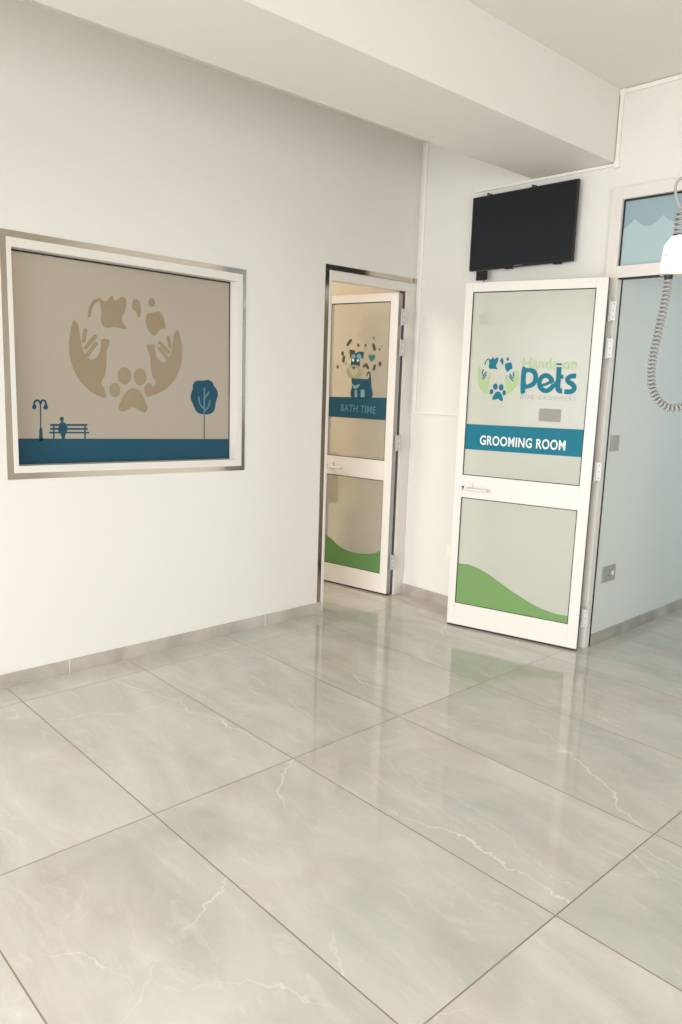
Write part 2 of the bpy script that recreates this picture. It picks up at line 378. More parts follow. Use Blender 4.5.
CONF = [([(-0.4035, 1.6909), (-0.3799, 1.7176)], 0.0187), ([(-0.314, 1.689), (-0.3138, 1.6843)], 0.0147), ([(-0.2542, 1.6873), (-0.254, 1.6831)], 0.012), ([(-0.1871, 1.7364), (-0.1866, 1.727)], 0.0073), ([(-0.1894, 1.6877), (-0.1788, 1.6599)], 0.018), ([(-0.1391, 1.661), (-0.1389, 1.6579)], 0.0107), ([(-0.4457, 1.6358), (-0.4453, 1.6271)], 0.0174), ([(-0.4334, 1.6071), (-0.4364, 1.5799)], 0.018), ([(-0.4129, 1.5666), (-0.414, 1.5601)], 0.0073), ([(-0.4849, 1.5439), (-0.4846, 1.5362)], 0.0147), ([(-0.1301, 1.57), (-0.1295, 1.5584)], 0.018), ([(-0.1723, 1.551), (-0.1792, 1.5298)], 0.016), ([(-0.2611, 1.5471), (-0.2396, 1.558)], 0.0147), ([(-0.2429, 1.558), (-0.2272, 1.5369)], 0.016), ([(-0.1238, 1.6798), (-0.1224, 1.6767)], 0.006)]
LAMP = [(-0.4623, 1.3032), (-0.4569, 1.3032), (-0.4598, 1.1903), (-0.4551, 1.1837), (-0.4543, 1.1294), (-0.4728, 1.1299), (-0.4687, 1.184), (-0.4652, 1.1904)]
ARM_L = [(-0.4597, 1.2989), (-0.4642, 1.3107), (-0.4748, 1.3149), (-0.4851, 1.3095), (-0.4888, 1.2978)]
ARM_R = [(-0.4597, 1.2989), (-0.4544, 1.3107), (-0.4456, 1.315), (-0.4365, 1.3097), (-0.4348, 1.2979)]
BULB_L = [(-0.4918, 1.302), (-0.4849, 1.3021), (-0.4835, 1.2957), (-0.4786, 1.2839), (-0.4848, 1.2743), (-0.4944, 1.2744), (-0.4989, 1.2839), (-0.4931, 1.2956)]
BULB_R = [(-0.439, 1.3011), (-0.4308, 1.3012), (-0.4294, 1.2947), (-0.4249, 1.2829), (-0.4312, 1.2732), (-0.4416, 1.2732), (-0.4467, 1.2829), (-0.4403, 1.2947)]
BENCH0 = [(-0.4176, 1.2059), (-0.2367, 1.2032), (-0.2369, 1.1936), (-0.4179, 1.1966)]
BENCH1 = [(-0.4182, 1.1874), (-0.236, 1.184), (-0.2362, 1.175), (-0.4185, 1.1786)]
BENCH2 = [(-0.4243, 1.1695), (-0.2288, 1.1652), (-0.229, 1.1579), (-0.4246, 1.1624)]
BENCH3 = [(-0.4038, 1.2046), (-0.3971, 1.2045), (-0.3996, 1.1289), (-0.4063, 1.1291)]
BENCH4 = [(-0.2526, 1.2023), (-0.245, 1.2022), (-0.247, 1.1244), (-0.2547, 1.1246)]
MAN_HEAD = [(-0.3521, 1.2286), (-0.3529, 1.2331), (-0.3554, 1.2367), (-0.3592, 1.2388), (-0.3635, 1.2388), (-0.3674, 1.2369), (-0.3701, 1.2333), (-0.3712, 1.2288), (-0.3704, 1.2242), (-0.3679, 1.2206), (-0.3641, 1.2185), (-0.3599, 1.2185), (-0.3559, 1.2204), (-0.3532, 1.224)]
MAN = [(-0.3658, 1.2216), (-0.3568, 1.2215), (-0.3554, 1.2126), (-0.3442, 1.2081), (-0.3379, 1.1925), (-0.3373, 1.1742), (-0.3451, 1.1606), (-0.3496, 1.144), (-0.3541, 1.1264), (-0.3626, 1.1267), (-0.366, 1.1445), (-0.3706, 1.16), (-0.3797, 1.1724), (-0.378, 1.1916), (-0.3719, 1.2079), (-0.3661, 1.2128)]
CROWN = [(0.3517, 1.3984), (0.3666, 1.4189), (0.3915, 1.4246), (0.4166, 1.4247), (0.4471, 1.4293), (0.4727, 1.4179), (0.4856, 1.3966), (0.5039, 1.3753), (0.5092, 1.345), (0.4974, 1.3145), (0.4939, 1.2927), (0.4836, 1.2622), (0.4578, 1.2471), (0.4321, 1.2442), (0.4118, 1.2461), (0.3815, 1.254), (0.3615, 1.2797), (0.3526, 1.301), (0.3393, 1.3264), (0.3418, 1.356), (0.3507, 1.3773)]
BR = [[(0.4233, 1.3848), (0.4224, 1.3184), (0.4219, 1.2473)], [(0.3875, 1.3374), (0.3926, 1.3097), (0.4026, 1.2904), (0.4209, 1.2754)], [(0.4576, 1.3208), (0.4535, 1.297), (0.4423, 1.2775), (0.4245, 1.2633)], [(0.4498, 1.3638), (0.4411, 1.3486), (0.4244, 1.3347)]]
TRUNK = [(0.423, 1.2473), (0.4232, 1.1083)]
W_BAND = [(-0.5721, 1.1428), (0.5858, 1.1078)]
LOGO = {'HAND_L': [(-0.92, 0.563), (-0.972, 0.419), (-1.005, 0.194), (-1.0, -0.009), (-0.962, -0.189), (-0.887, -0.356), (-0.764, -0.518), (-0.613, -0.64), (-0.415, -0.712), (-0.448, -0.55), (-0.491, -0.459), (-0.425, -0.324), (-0.396, -0.122), (-0.387, 0.059), (-0.34, 0.194), (-0.349, 0.266), (-0.472, 0.266), (-0.481, 0.149), (-0.538, -0.009), (-0.651, -0.072), (-0.717, -0.036), (-0.774, 0.059), (-0.811, 0.194), (-0.83, 0.351), (-0.858, 0.5)], 'HAND_R': [(0.92, 0.454), (0.972, 0.324), (1.005, 0.122), (1.0, -0.061), (0.962, -0.223), (0.887, -0.373), (0.764, -0.519), (0.613, -0.628), (0.415, -0.693), (0.448, -0.547), (0.491, -0.466), (0.425, -0.345), (0.396, -0.162), (0.387, 0.0), (0.34, 0.122), (0.349, 0.186), (0.472, 0.186), (0.481, 0.081), (0.538, -0.061), (0.651, -0.118), (0.717, -0.085), (0.774, 0.0), (0.811, 0.122), (0.83, 0.264), (0.858, 0.397)], 'PAD': [(-0.118, -0.707), (-0.024, -0.595), (0.071, -0.563), (0.165, -0.595), (0.259, -0.73), (0.321, -0.91), (0.288, -0.991), (0.212, -0.977), (0.071, -0.896), (-0.057, -0.941), (-0.165, -0.955), (-0.198, -0.878)], 'TOES': [(-0.085, -0.347, 0.118, 0.149), (0.198, -0.369, 0.113, 0.149), (-0.259, -0.586, 0.094, 0.122), (0.358, -0.604, 0.085, 0.122)], 'CAT': [(-0.491, 0.923), (-0.387, 0.887), (-0.283, 0.995), (-0.222, 0.905), (-0.104, 0.986), (-0.033, 0.932), (-0.057, 0.757), (-0.118, 0.599), (-0.033, 0.455), (-0.132, 0.455), (-0.236, 0.473), (-0.401, 0.464), (-0.472, 0.554), (-0.462, 0.734)], 'TAIL': [(-0.491, 0.914), (-0.575, 0.878), (-0.637, 0.779), (-0.67, 0.644)], 'BIRD': [(0.104, 0.95), (0.189, 0.941), (0.226, 0.824), (0.222, 0.689), (0.179, 0.653), (0.142, 0.743), (0.071, 0.815)], 'DOG': [(0.34, 0.712), (0.448, 0.743), (0.575, 0.77), (0.642, 0.68), (0.679, 0.486), (0.604, 0.473), (0.528, 0.396), (0.462, 0.347), (0.377, 0.419), (0.321, 0.532)], 'DOGHEAD': (0.429, 0.914, 0.061, 0.077), 'FINGERS': [[(-0.736, 0.41), (-0.769, 0.23)], [(-0.575, 0.311), (-0.745, 0.122)], [(-0.566, 0.194), (-0.722, -0.005)], [(0.736, 0.316), (0.769, 0.154)], [(0.575, 0.227), (0.745, 0.057)], [(0.566, 0.122), (0.722, -0.057)]]}
# ------------------------------------------------------------------ the room
def structure(name, boxes, mat, label=None, cat=None):
    bm = bmesh.new()
    for b in boxes: box(bm, *b)
    return tag(build(name, bm, mat), label, cat, 'structure')

XW, YB, ZC = -3.47, 3.86, 2.95
structure('floor', [(-6.2, 2.7, -3.3, 7.1, -0.1, 0.0)], 'floor')
structure('ceiling', [(-6.2, 2.7, -3.3, 7.1, ZC, ZC+0.1)], 'ceiling')
wl = [(XW-0.1, XW, -3.2, 1.235, 0, ZC), (XW-0.1, XW, 1.235, 2.478, 0, 0.972), (XW-0.1, XW, 1.235, 2.478, 2.004, ZC),
      (XW-0.1, XW, 2.478, 3.092, 0, ZC), (XW-0.1, XW, 3.092, YB, 2.09, ZC)]
structure('wall_left', wl, 'wall')
structure('wall_back', [(XW-0.1, -2.125, YB, YB+0.04, 0, ZC), (-2.125, -1.215, YB, YB+0.04, 2.47, ZC), (-1.215, 2.6, YB, YB+0.04, 0, ZC)], 'wall')
structure('wall_right', [(2.6, 2.7, -3.2, -1.7, 0, ZC), (2.6, 2.7, 1.3, YB, 0, ZC), (2.6, 2.7, -1.7, 1.3, 0, 0.4), (2.6, 2.7, -1.7, 1.3, 2.3, ZC)], 'wall')
structure('wall_front', [(XW-0.1, -3.2, -3.3, -3.2, 0, ZC), (2.4, 2.7, -3.3, -3.2, 0, ZC), (-3.2, 2.4, -3.3, -3.2, 2.6, ZC)], 'wall')
structure('wall_bath_back', [(-6.1, XW-0.1, YB, YB+0.1, 0, ZC)], 'bath_wall')
structure('wall_bath_far', [(-6.2, -6.1, -0.1, YB+0.1, 0, ZC)], 'bath_wall')
structure('wall_bath_side', [(-6.1, XW-0.1, -0.1, 0.0, 0, ZC)], 'bath_wall')
structure('wall_grooming_left', [(-2.2, -2.06, YB+0.045, 7.0, 0, ZC)], 'groom_wall')
structure('wall_grooming_far', [(-2.06, 0.7, 7.0, 7.1, 0, ZC)], 'groom_wall')
structure('wall_grooming_right', [(0.6, 0.7, YB+0.045, 7.0, 0, ZC)], 'groom_wall')
structure('ceiling_beam', [(-2.628, -2.135, -3.2, YB, 2.6, ZC)], 'wall')
structure('baseboard_left', [(XW, XW+0.011, -3.2, 3.095, 0, 0.067)], 'skirting')
structure('baseboard_back', [(XW+0.02, -2.13, YB-0.025, YB, 0, 0.067)], 'skirting')
structure('baseboard_grooming', [(-2.06, -2.05, YB+0.045, 7.0, 0, 0.067)], 'skirting')
# the glazed shop front behind the camera
bm = bmesh.new()
for x in (-3.2, -1.36, 0.5, 2.34): box(bm, x, x+0.06, -3.29, -3.22, 0, 2.6)
for z in (0.0, 2.54): box(bm, -3.14, 2.34, -3.285, -3.225, z, z+0.06)
tag(build('window_3', bm, 'white'), 'white mullions of the shop front glazing', 'window', 'structure')

bm = bmesh.new()  # unseen window frame, added to go with the side fill light
for y in (-1.7, -0.225, 1.25): box(bm, 2.605, 2.65, y, y+0.05, 0.45, 2.25)
for z in (0.4, 2.25): box(bm, 2.605, 2.65, -1.7, 1.3, z, z+0.05)
tag(build('window_4', bm, 'white'), 'white frame of an unseen side window added for the fill light', 'window', 'structure')

# ------------------------------------------------------------------ window_1: the frosted picture window in the left wall
win = root('window_1', (XW, 1.853, 0.0), -PI/2, 'frosted window with park silhouettes set in the left wall', 'window', 'structure')
Y0 = 1.853
so = [(1.219-Y0, 2.037), (2.495-Y0, 2.015), (2.495-Y0, 0.938), (1.209-Y0, 0.966)]
si = [(1.243-Y0, 2.008), (2.472-Y0, 1.989), (2.473-Y0, 0.963), (1.238-Y0, 0.994)]
gi = [(1.263-Y0, 1.969), (2.437-Y0, 1.950), (2.439-Y0, 1.000), (1.260-Y0, 1.025)]
bm = bmesh.new(); frame_ring(bm, so, si, -0.004, 0.003); tag(build('steel_surround', bm, 'steel', win), 'polished steel strip around the window')
bm = bmesh.new(); frame_ring(bm, si, gi, -0.075, 0.004); build('window_frame', bm, 'white', win)
gs = [(p[0]+d[0], p[1]+d[1]) for p, d in zip(gi, ((.009, -.007), (-.004, -.007), (-.004, .003), (.009, .003)))]
bm = bmesh.new(); frame_ring(bm, gi, gs, -0.071, -0.0625); build('gasket', bm, 'gasket', win)
bm = bmesh.new()
f0 = [bm.verts.new((-p[0], -0.066, p[1])) for p in gi]; f1 = [bm.verts.new((-p[0], -0.072, p[1])) for p in gi]
bm.faces.new(f0); bm.faces.new(f1[::-1])
for i in range(4): bm.faces.new((f0[i], f1[i], f1[(i+1) % 4], f0[(i+1) % 4]))
pane = build('glass_pane', bm, 'frost_window', win)
YD = -0.0652
def logo_groups(c, rs, rv, skew=0.0):
    T = lambda p: (c[0]+p[0]*rs, c[1]+p[1]*rv+skew*p[0])
    Lg = LOGO; tr = lambda k: [smooth_loop([T(p) for p in Lg[k]], 4)]
    hands = [tr('HAND_L'), tr('HAND_R')]
    fingers = [[stroke([T(p) for p in f], rs*0.062)] for f in Lg['FINGERS']]
    paw = [tr('PAD')]+[[ellipse(T(t[:2]), t[2]*rs, t[3]*rv)] for t in Lg['TOES']]
    d = Lg['DOGHEAD']
    pets = [tr('CAT'), [stroke([T(p) for p in Lg['TAIL']], rs*0.05)], tr('BIRD'), tr('DOG'), [ellipse(T(d[:2]), d[2]*rs, d[3]*rv)]]
    return hands, fingers, paw, pets
hands, fingers, paw, pets = logo_groups((-0.014, 1.537), 0.300, 0.284, 0.012)
decal('hands_emblem', hands+fingers, 'tan_vinyl', pane, YD)
decal('paw_emblem', paw, 'tan_vinyl', pane, YD+0.0007)
decal('pets_emblem', pets, 'tan_vinyl', pane, YD)
decal('ground_band', [[[(gs[0][0], W_BAND[0][1]), (gs[1][0], W_BAND[1][1]), gs[2], gs[3]]]], 'navy', pane, YD)
decal('street_lamp_silhouette', [[LAMP], [stroke(ARM_L, 0.009)], [stroke(ARM_R, 0.009)], [smooth_loop(BULB_L, 3)], [smooth_loop(BULB_R, 3)]], 'navy', pane, YD)
decal('bench_silhouette', [[BENCH0], [BENCH1], [BENCH2], [BENCH3], [BENCH4]], 'navy', pane, YD)
decal('sitting_man_silhouette', [[MAN_HEAD], [smooth_loop(MAN, 3)]], 'navy', pane, YD+0.0007)
decal('tree_crown_silhouette', [[smooth_loop(CROWN, 4)]], 'navy', pane, YD)
decal('tree_branches', [[stroke(q, 0.0085)] for q in BR], 'branch', pane, YD+0.0007)
decal('tree_trunk_silhouette', [[stroke(TRUNK, 0.0065, False)]], 'stem', pane, YD)

# ------------------------------------------------------------------ door frames
tr = root('trim_1', (XW, 3.4, 0.0), -PI/2, 'polished steel strip around the bath room doorway', 'door trim', 'structure')
bm = bmesh.new()
box(bm, 3.4-3.871, 3.4-3.061, -0.004, 0.003, 2.088, 2.117)
box(bm, 3.4-3.091, 3.4-3.061, -0.004, 0.003, 0.067, 2.088)
build('steel_strip', bm, 'steel', tr)
jf = root('trim_2', (XW, 3.4, 0.0), -PI/2, 'white metal frame of the bath room doorway', 'door frame', 'structure')
bm = bmesh.new()
box(bm, 3.4-3.113, 3.4-3.093, -0.099, 0.006, 0, 2.086, 0.003)
box(bm, 3.4-3.858, 3.4-3.768, -0.06, 0.004, 0, 2.03, 0.003)
box(bm, 3.4-3.858, 3.4-3.113, -0.06, 0.004, 2.03, 2.086, 0.003)
build('jamb', bm, 'white', jf)
bm = bmesh.new(); box(bm, 3.4-3.768, 3.4-3.755, -0.055, -0.012, 0.0, 2.03); build('seal_or_gap_shade', bm, 'gap_shade', jf)  # dark strip standing in for the shaded gap between leaf and jamb
bm = bmesh.new(); box(bm, 3.4-3.115, 3.4-3.110, -0.03, 0.004, 0.78, 0.95, 0.001); build('strike_plate', bm, 'hinge', jf)

gf = root('trim_3', (-1.67, YB, 0.0), PI, 'white metal frame of the grooming room doorway', 'door frame', 'structure')
bm = bmesh.new()
box(bm, 0.384, 0.455, -0.04, 0.022, 0, 2.02, 0.003)
box(bm, 0.395, 0.455, -0.04, 0.022, 2.02, 2.47, 0.003)
box(bm, -0.455, -0.395, -0.04, 0.022, 0, 2.47, 0.003)
box(bm, -0.395, 0.395, -0.04, 0.022, 2.41, 2.47, 0.003)
box(bm, -0.395, 0.395, -0.04, 0.022, 2.02, 2.08, 0.003)
build('jamb', bm, 'white', gf)
bm = bmesh.new()
box(bm, 0.381, 0.384, -0.035, -0.024, 0.0, 2.02); box(bm, -0.395, 0.384, -0.03, 0.014, 2.014, 2.02)
build('seal_or_gap_shade', bm, 'gasket', gf)
w2 = root('window_2', (-1.67, YB, 0.0), PI, 'pale blue transom window above the grooming room doorway', 'window', 'structure')
bm = bmesh.new(); box(bm, -0.395, 0.395, -0.012, -0.006, 2.08, 2.41); tp = build('glass_pane', bm, 'frost_transom', w2)
bm = bmesh.new(); frame_ring(bm, quad(-.395, .395, 2.08, 2.41), quad(-.389, .389, 2.083, 2.402), -0.008, 0.002); build('gasket', bm, 'gasket', w2)
wave = [(-0.389, 2.083)]
for k in range(161):
    s = -0.389+0.778*k/160
    wave.append((s, 2.312-0.045*abs(math.sin((s+0.33)*PI/0.146))))
wave.append((0.389, 2.083))
decal('scalloped_film', [[wave]], 'film_blue', tp, -0.0056)

# ------------------------------------------------------------------ the two glazed doors
def hinge(parent, z, x, y, sgn=1):
    """three-knuckle hinge on the hinge edge of a leaf"""
    bm = bmesh.new()
    for k in range(3): cyl(bm, (x, y, z-0.055+k*0.0375), (x, y, z-0.055+k*0.0375+0.035), 0.0065, 14)
    h = build('hinge', bm, 'hinge', parent, False)
    bm = bmesh.new(); box(bm, x-0.032, x-0.004, y-0.004, y+0.001, z-0.05, z+0.05, 0.001)
    build('hinge_plate', bm, 'hinge', h)
    bm = bmesh.new()
    for dz in (-0.035, 0.0, 0.035): cyl(bm, (x-0.019, y+0.0005, z+dz), (x-0.019, y+0.0022, z+dz), 0.0035, 10)
    build('screws', bm, 'screw', h)
    return h

def leaf(name, loc, ang, wide, label, cat, glass, hinge_z, u0=0.0):
    """glazed aluminium leaf: local x runs from the hinge to the free edge, local y faces the viewer"""
    d = root(name, loc, math.radians(ang), label, cat, 'structure')
    bm = bmesh.new(); t = -0.048
    z0, z1 = 0.012, 2.016; iu0, iu1 = 0.060+u0*0.8, wide-0.046
    box(bm, u0, iu0, t, 0, z0, z1, 0.002); box(bm, iu1, wide, t, 0, z0, z1, 0.002)
    for a, c in ((z0, 0.145), (0.792, 0.925), (1.965, z1)): box(bm, iu0, iu1, t, 0, a, c, 0.002)
    build('door_frame', bm, 'white', d)
    bm = bmesh.new()
    for a, c in ((0.145, 0.792), (0.925, 1.965)):
        frame_ring(bm, quad(-iu1, -iu0, a, c), quad(-iu1+.005, -iu0-.005, a+.004, c-.005), -0.03, -0.004)
    build('glazing_seal', bm, 'gasket', d)
    bm = bmesh.new(); box(bm, u0-0.0016, u0, -0.045, -0.003, z0, z1); build('hinge_edge', bm, 'edge_grey', d)
    if u0: bm = bmesh.new(); box(bm, u0-0.0032, u0-0.0016, -0.016, -0.003, z0, z1); build('edge_seal', bm, 'gasket', d)
    bm = bmesh.new(); box(bm, u0+0.003, wide-0.003, -0.045, -0.003, 0.003, z0); build('bottom_seal', bm, 'gasket', d)
    panes = []
    for nm, a, c in (('lower_glass', 0.145, 0.792), ('upper_glass', 0.925, 1.965)):
        bm = bmesh.new(); box(bm, iu0, iu1, -0.0120, -0.0060, a, c); panes.append(build(nm, bm, glass, d))
    # lever handle with its rose and a keyhole plate on the middle rail
    bm = bmesh.new(); zc = 0.85; u = wide-0.10
    box(bm, u-0.016, u+0.016, 0.0, 0.008, zc-0.018, zc+0.035, 0.004)
    cyl(bm, (u, 0.006, zc), (u, 0.045, zc), 0.009, 14)
    h = build('handle', bm, 'white', d)
    bm = bmesh.new(); tube(bm, [(u+0.004, 0.044, zc), (u-0.02, 0.047, zc), (u-0.06, 0.046, zc-0.001), (u-0.105, 0.042, zc-0.002), (u-0.118, 0.034, zc-0.002)], 0.0085, 12)
    build('lever', bm, 'white', h, True)
    bm = bmesh.new(); cyl(bm, (wide-0.055, 0.0, zc+0.004), (wide-0.055, 0.0015, zc+0.004), 0.0065, 16); box(bm, wide-0.0575, wide-0.0525, 0.0, 0.0015, zc-0.015, zc+0.004)
    build('keyhole', bm, 'gasket', d)
    for z in hinge_z: hinge(d, z, u0-0.012, -0.026)
    return d, panes, (iu0+.005, iu1-.005)

# door_1: bath room door, swung inwards
d1, (lo, up), (a, c) = leaf('door_1', (-3.475, 3.70, 0.0), -170.44, 0.605, 'white glazed bath time door with a dog picture, swung into the room behind', 'door', 'frost_bath', (1.865, 1.67, 1.05, 0.235))
YD = -0.0055
hb = [(-c, 0.352)]+B_HILL[:-1]+[(-a, B_HILL[-1][1]), (-a, 0.149), (-c, 0.149)]
decal('green_hill', [[hb]], 'dark_green', lo, YD)
decal('teal_band', [[[(-c, 1.333), (-a, 1.345), (-a, 1.197), (-c, 1.196)]]], 'navy', up, YD)
lettering('lettering', 'BATH TIME', 'dim_lettering', up, YD+0.0008, -0.446, -0.150, 1.238, 1.288, 0.012, -0.004, 1.05)
decal('dog_body', [[smooth_loop(D_BODY, 3)], [smooth_loop(D_HEAD, 3)], [smooth_loop(D_EAR_R, 3)]], 'navy', up, YD)
decal('dog_dark_ear', [[smooth_loop(D_EAR_L, 3)], [smooth_loop(D_TIP, 3)]], 'brown_vinyl', up, YD+0.0007)
decal('dog_brows', [[ellipse(p, 0.020, 0.016)] for p in D_PATCH], 'pale_teal', up, YD+0.0007)
decal('dog_eyes', [[ellipse(p, 0.009, 0.009)] for p in D_EYE], 'lettering', up, YD+0.0007)
decal('dog_muzzle', [[smooth_loop(D_MUZ, 2)]], 'muzzle', up, YD+0.0014)
decal('dog_mouth', [[smooth_loop(D_MUZ_IN, 3)]], 'muzzle_in', up, YD+0.0021)
decal('dog_nose', [[smooth_loop(D_NOSE, 3)]], 'brown_vinyl', up, YD+0.0028)
decal('dog_chest', [[smooth_loop(D_CHEST, 3)], [D_LEG1], [D_LEG2]], 'pale_teal', up, YD+0.0007)
decal('heart', [[smooth_loop(HEART, 3)]], 'heart', up, YD)
decal('confetti', [[stroke(p, w*1.2)] for p, w in CONF], 'olive_vinyl', up, YD)

# door_2: grooming room door, folded back against the wall
d2, (lo, up), (a, c) = leaf('door_2', (-2.048, 3.759, 0.0), -165.05, 0.798, 'white glazed grooming room door with a paw logo, folded back to the wall', 'door', 'frost_groom', (1.85, 1.66, 1.01, 0.19), 0.010)
hg = [(-c, G_HILL[0][1]+0.002)]+G_HILL[:-1]+[(-a, G_HILL[-1][1]), (-a, 0.149), (-c, 0.149)]
decal('green_hill', [[hg]], 'green', lo, YD)
decal('teal_band', [[[(-c, 1.223), (-a, 1.2305), (-a, 1.082), (-c, 1.0765)]]], 'teal', up, YD)
lettering('lettering', 'GROOMING ROOM', 'lettering', up, YD+0.0008, -0.657, -0.163, 1.108, 1.163, 0.022, 0.003, 1.08)
hands, fingers, paw, pets = logo_groups((-0.575, 1.484), 0.1215, 0.122)
decal('hands_emblem', hands, 'pale_green', up, YD)
decal('fingers_emblem', fingers, 'teal', up, YD+0.0007)
decal('paw_emblem', paw, 'teal', up, YD+0.0007)
decal('pets_emblem', pets, 'teal', up, YD+0.0007)
W_ = 0.0260
decal('logo_word', [[smooth_loop(P_OUT, 3), smooth_loop(P_HOLE, 3)], [stroke(E_ARC, W_)], [stroke(E_BAR, 0.016)], [stroke(T_STEM, 0.027, False)], [stroke(T_BAR, 0.021, False)], [stroke(T_DOT, 0.010, False)], [stroke(S, W_, False)]], 'teal', up, YD+0.0007)
lettering('hands_on_lettering', 'Hands-on', 'pale_green', up, YD, -0.434, -0.139, 1.546, 1.606, 0.012, 0.0, 1.05)
lettering('groomers_lettering', 'DOG GROOMERS', 'grey_lettering', up, YD, -0.436, -0.130, 1.379, 1.402, -0.006, 0.0, 1.6)

decal('grey_patch', [[quad(-0.323, -0.201, 1.262, 1.332)]], 'grey_notice', up, YD)
bm = bmesh.new(); box(bm, 0.665, 0.725, -0.085, -0.055, 1.785, 1.85, 0.008); cyl(bm, (0.695, -0.056, 1.82), (0.735, -0.047, 1.82), 0.006, 10)
tag(build('rear_hook', bm, 'dark_plate', d2), 'dark hook on the far side of the glass')

# ------------------------------------------------------------------ television on the back wall
tv = root('television', (-2.65, 3.83, 2.33), 0, 'black flat television mounted on the back wall above the grooming door', 'television')
bm = bmesh.new(); box(bm, -0.352, 0.343, -0.026, -0.006, -0.208, 0.213, 0.004)
box(bm, -0.22, 0.22, -0.006, 0.022, -0.15, 0.12, 0.006); build('casing', bm, 'black_plastic', tv)
bm = bmesh.new(); box(bm, -0.343, 0.334, -0.0275, -0.0255, -0.193, 0.205); build('screen', bm, 'black_screen', tv)
bm = bmesh.new(); box(bm, -0.03, 0.03, -0.0285, -0.0262, -0.204, -0.198, 0.0005); build('badge', bm, 'screw', tv)
bm = bmesh.new(); box(bm, -0.12, 0.12, 0.022, 0.0295, -0.06, 0.06); build('wall_bracket', bm, 'screw', tv)
for x in (-0.10, 0.22):
    bm = bmesh.new(); box(bm, x, x+0.05, -0.02, 0.0, -0.214, -0.2075, 0.002); build('foot_socket', bm, 'black_plastic', tv)
for x in (-0.26, 0.045):
    bm = bmesh.new(); box(bm, x, x+0.008, -0.012, -0.007, 0.212, 0.230, 0.001); box(bm, x, x+0.008, -0.012, 0.029, 0.225, 0.230, 0.001); build('hook', bm, 'black_plastic', tv)
st = root('media_box', (-2.90, 3.80, 2.094), 0, 'small black box hanging below the left corner of the television', 'media player')
bm = bmesh.new(); box(bm, -0.038, 0.038, -0.008, 0.006, -0.032, 0.0235, 0.006); build('case', bm, 'black_plastic', st)
bm = bmesh.new(); tube(bm, [(0.016, 0.0, -0.031), (0.017, 0.004, -0.05), (0.012, 0.02, -0.075), (0.012, 0.045, -0.12)], 0.003, 8); build('cable', bm, 'black_plastic', st)

# ------------------------------------------------------------------ surface trunking
def trunk(name, pieces, label, joints=()):
    r = root(name, (0, 0, 0), 0, label, 'cable trunking', None, 'surface cable trunking')
    bm = bmesh.new()
    for p in pieces: box(bm, *p, 0.002)
    build('channel', bm, 'plastic', r)
    for j in joints:
        bm = bmesh.new(); box(bm, *j, 0.003); build('elbow_joint', bm, 'plastic', r)
    return r
yb = YB
trunk('cable_trunking', [(-2.12, 2.55, yb-0.014, yb, ZC-0.024, ZC-0.003), (-2.13, -2.113, yb-0.016, yb, 2.60, ZC-0.024), (-3.02, -2.118, yb-0.014, yb, 2.583, 2.597)],
      'white trunking running along the ceiling line, down the beam and over the television', [(-2.134, -2.104, yb-0.020, yb, 2.572, 2.605), (-2.134, -2.104, yb-0.020, yb, ZC-0.03, ZC-0.001)])
trunk('cable_trunking', [(-3.440, -3.420, yb-0.012, yb, 1.262, 2.94), (-3.440, -2.95, yb-0.012, yb, 1.250, 1.262)],
      'white trunking down the wall corner beside the bath room doorway')

# ------------------------------------------------------------------ sockets and plates
def socket(name, loc, rz, w, h, mat, label, cat, holes=True):
    r = root(name, loc, rz, label, cat, None, 'wall sockets' if holes else None)
    bm = bmesh.new(); box(bm, -w/2, w/2, -0.009, 0, -h/2, h/2, 0.003); build('plate', bm, mat, r)
    if holes:
        bm = bmesh.new()
        for x, z in ((0, 0.016), (-0.012, -0.010), (0.012, -0.010)): box(bm, x-0.0025 if not x else x-0.005, x+0.0025 if not x else x+0.005, -0.0096, -0.0085, z-0.005 if not x else z-0.0025, z+0.005 if not x else z+0.0025)
        build('socket_holes', bm, 'gasket', r)
        bm = bmesh.new(); box(bm, w*0.20, w*0.32, -0.0125, -0.008, -0.012, 0.012, 0.0015); build('rocker_switch', bm, 'plastic', r)
    return r
socket('wall_socket', (-2.06, 4.045, 0.405), PI/2, 0.145, 0.092, 'socket', 'grey double socket low on the grooming room wall', 'socket')
socket('wall_socket', (-3.02, YB, 0.372), 0, 0.145, 0.086, 'plastic', 'white socket on the back wall half hidden by the grooming door edge', 'socket')

socket('switch_plate', (-2.06, 3.975, 1.155), PI/2, 0.086, 0.086, 'socket', 'grey switch plate on the grooming room wall close behind the door frame', 'switch', False)

# ------------------------------------------------------------------ bath room pipework seen through the lower glass
pp = root('drain_pipe', (-4.20, YB, 0.0), 0, 'brown pipe with a valve behind the bath room door glass', 'pipe')
bm = bmesh.new(); tube(bm, [(0, -0.035, 0.56), (0, -0.035, 0.70), (0, -0.035, 0.84), (0, -0.033, 0.88), (0, -0.015, 0.90), (0, -0.001, 0.90)], 0.022, 14); build('pipe', bm, 'copper', pp, True)
bm = bmesh.new(); cyl(bm, (0, -0.035, 0.548), (0, -0.035, 0.60), 0.034, 16); cyl(bm, (0, -0.035, 0.585), (0, -0.085, 0.585), 0.012, 12); cyl(bm, (-0.03, -0.085, 0.585), (0.03, -0.085, 0.585), 0.008, 10)
build('valve', bm, 'copper', pp)
structure('trim_4', [(-6.05, XW-0.11, YB-0.06, YB, 0.0, 0.545)], 'groom_wall', 'pale tiled ledge along the bath room wall', 'ledge')

